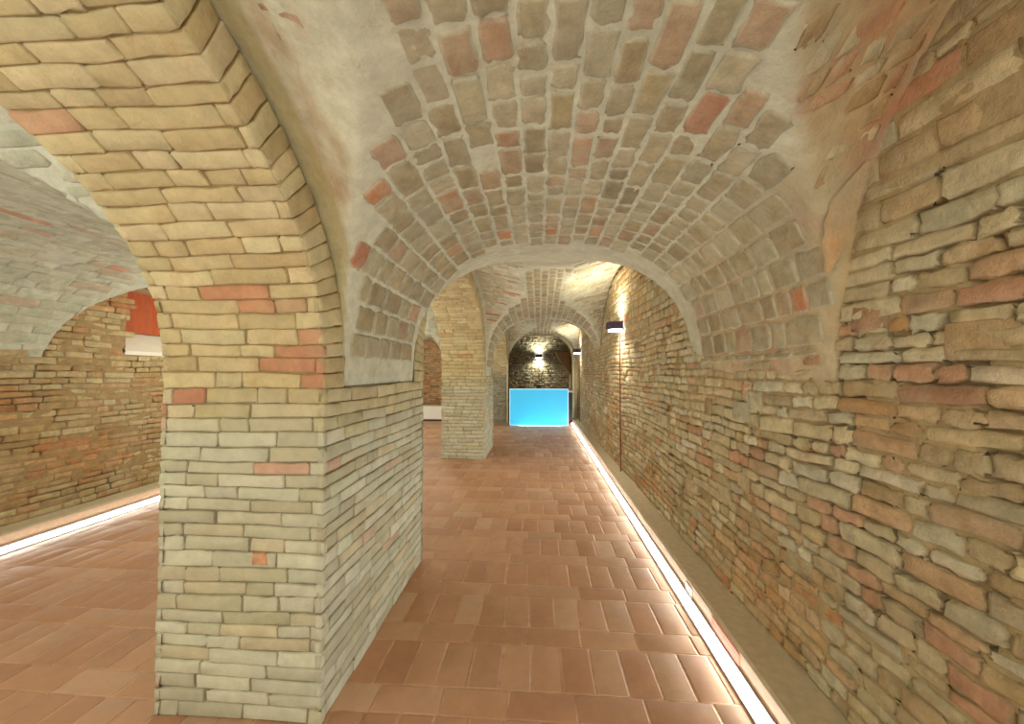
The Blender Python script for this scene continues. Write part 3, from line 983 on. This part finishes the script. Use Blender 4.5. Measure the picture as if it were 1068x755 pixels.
# ------------------------------------------------------------------ wall lamps
def sconce(loc, facing, label, conduit_to, spot):
    """a rounded up-and-down wall lamp; facing is the outward direction (x, y)"""
    e = empty('wall_lamp', loc)
    fx, fy = facing
    e.rotation_euler = (0, 0, math.atan2(fy, fx))
    # local frame: +x leaves the wall, y along it
    W2, DP, HT = .125, .19, .10
    pts = []
    for t in np.linspace(-PI / 2, PI / 2, 15):
        pts.append((.025 + (DP - .025) * math.cos(t) ** .7, W2 * math.sin(t)))
    pts = [(0.0, -W2)] + pts + [(0.0, W2)]
    p = np.array(pts); n = len(p)
    b = MB()
    rings = [(.80, -HT / 2), (.93, -HT / 2), (1, -HT / 2 + .012), (1, HT / 2 - .012), (.93, HT / 2), (.80, HT / 2)]
    g = np.stack([np.stack([p[:, 0] * s_, p[:, 1] * s_, np.full(n, z)], -1) for s_, z in rings], 1)
    b.grid(g, (1, 1, 1), 0, True, flip=True)
    b.build('body', M_DARK, e)
    for z, nm in ((-HT / 2 + .004, 'lens'), (HT / 2 - .004, 'lens')):
        l = MB(); q = p * .84
        l.prism([tuple(a) for a in q], 'z', (z - .028 if z < 0 else z - .003), max(z, z + (.028 if z < 0 else .003)))
        l.build(nm, M_LENS, e)
    bk = MB(); bk.box(-.02, .004, -.07, .07, -.06, .06); bk.build('back_plate', M_DARK, e)
    if conduit_to is not None:
        c = MB(); t = np.linspace(0, 2 * PI, 9)
        zz = np.linspace(-HT / 2 + .01, conduit_to - loc[2], 12)
        g = np.stack([np.stack([.012 + .009 * np.cos(t), .009 * np.sin(t), np.full(9, z)], -1) for z in zz], 1)
        c.grid(g, (1, 1, 1)); c.build('conduit', M_COPPER, e)
    tag(e, label, 'wall lamp', 'up and down wall lamps')
    for sgn in (1, -1):
        q = Vector((loc[0] + fx * .12, loc[1] + fy * .12, loc[2] + sgn * (HT / 2 + .045)))
        s_ = lamp('lamp_or_fill_light', 'SPOT', q, SCONCE_SPOT * spot, (1.0, .94, .74), spot_size=math.radians(165), spot_blend=.9, shadow_soft_size=.05)
        s_.rotation_euler = (0 if sgn < 0 else PI, 0, 0)
    return e


sconce((float(xr(5.2)) - .02, 5.2, 2.06), (-1, 0), 'nearer dark wall lamp on the right brick wall', KH, 1.0)
sconce((float(xr(10.2)) - .02, 10.2, 2.0), (-1, 0), 'farther wall lamp on the right wall, close to the end arch', KH, .5)
sconce((.0, Y_END - .07, 2.02), (0, -1), 'wall lamp on the alcove wall above the glowing desk', 1.0, 1.5)

# ------------------------------------------------------------------ reception desk
dk = empty('reception_desk', (0, 10.5, 0))
m = bpy.data.materials.new('cyan_acrylic'); m.use_nodes = True
nt = m.node_tree; N = nt.nodes; L = nt.links
bs = N['Principled BSDF']
bs.inputs['Base Color'].default_value = s2l(110, 215, 240)
bs.inputs['Roughness'].default_value = .3
bs.inputs['Emission Color'].default_value = s2l(84, 216, 250)
bs.inputs['Emission Strength'].default_value = .95
tr = N.new('ShaderNodeBsdfTranslucent'); tr.inputs['Color'].default_value = s2l(120, 225, 250)
mx = N.new('ShaderNodeMixShader'); mx.inputs[0].default_value = .5
L.new(bs.outputs[0], mx.inputs[1]); L.new(tr.outputs[0], mx.inputs[2]); L.new(mx.outputs[0], N['Material Output'].inputs['Surface'])
M_CYAN = m
M_EDGE = mat_glow('acrylic_edge', s2l(170, 240, 250), 1.3)
M_DLED = mat_glow('desk_led', (.6, .93, 1, 1), 60.0)
dm = MB(); dm.box(-.775, .775, 0, .012, .03, .985); dm.build('front_panel', M_CYAN, dk)
for x0, x1, z0, z1 in ((-.79, -.775, .015, 1.0), (.775, .79, .015, 1.0), (-.775, .775, .985, 1.0), (-.775, .775, .015, .03)):
    t = MB(); t.box(x0, x1, -.004, .016, z0, z1); t.build('edge_strip', M_EDGE, dk)
t = MB(); t.box(-.79, -.77, .016, .55, 0, .985); t.build('side_panel', M_BLACK, dk)
t = MB(); t.box(.77, .79, .016, .55, 0, .985); t.build('side_panel', M_BLACK, dk)
t = MB(); t.box(-.80, .80, .016, .58, .985, 1.015); t.build('worktop', M_BLACK, dk)
t = MB(); t.box(-.77, .77, .25, .26, 0.0, .985); t.build('inner_panel', M_WHITE, dk)
t = MB(); t.box(-.55, .6, .10, .14, .02, .05); t.build('light_bar', M_DLED, dk)
tag(dk, 'glowing cyan reception desk under the end arch', 'reception desk')

sc_ = empty('side_counter', (.86, 10.62, 0))
t = MB(); t.box(-.06, .045, 0, .42, KH + .006, .90); t.build('body', M_BLACK, sc_)
t = MB(); t.box(-.065, .06, -.01, .43, .90, .925); t.build('top', M_WHITE, sc_)
tag(sc_, 'narrow dark counter with white top beside the glowing desk', 'counter')

tb = empty('tablet', (0.0, 10.78, 1.016))
t = MB(); t.box(-.075, .075, -.01, .01, .012, .075); t.build('screen', M_BLACK, tb)
t = MB(); t.box(-.05, .05, -.03, .05, 0, .012); t.build('stand', M_DARK, tb)
tag(tb, 'small dark tablet standing on the glowing desk', 'tablet')

sn = empty('sensor', (.985, Y_DIA - .022, 1.80))
t = MB(); t.box(-.03, .03, -.03, .02, -.045, .045); t.build('housing', M_WHITE, sn)
t = MB(); t.box(-.012, .012, -.036, -.03, -.02, .02); t.build('lens', M_BLACK, sn)
tag(sn, 'small white sensor box on the right jamb of the end arch', 'sensor')

# low white bench at the end of the aisle
bn = empty('bench', (-2.9, 11.3, 0))
t = MB(); t.box(-1.1, .8, 0, .44, .06, .44); t.build('body', M_WHITE, bn)
t = MB(); t.box(-1.06, .76, .03, .42, 0, .06); t.build('plinth', M_BLACK, bn)
tag(bn, 'low white bench at the end of the side aisle', 'bench')
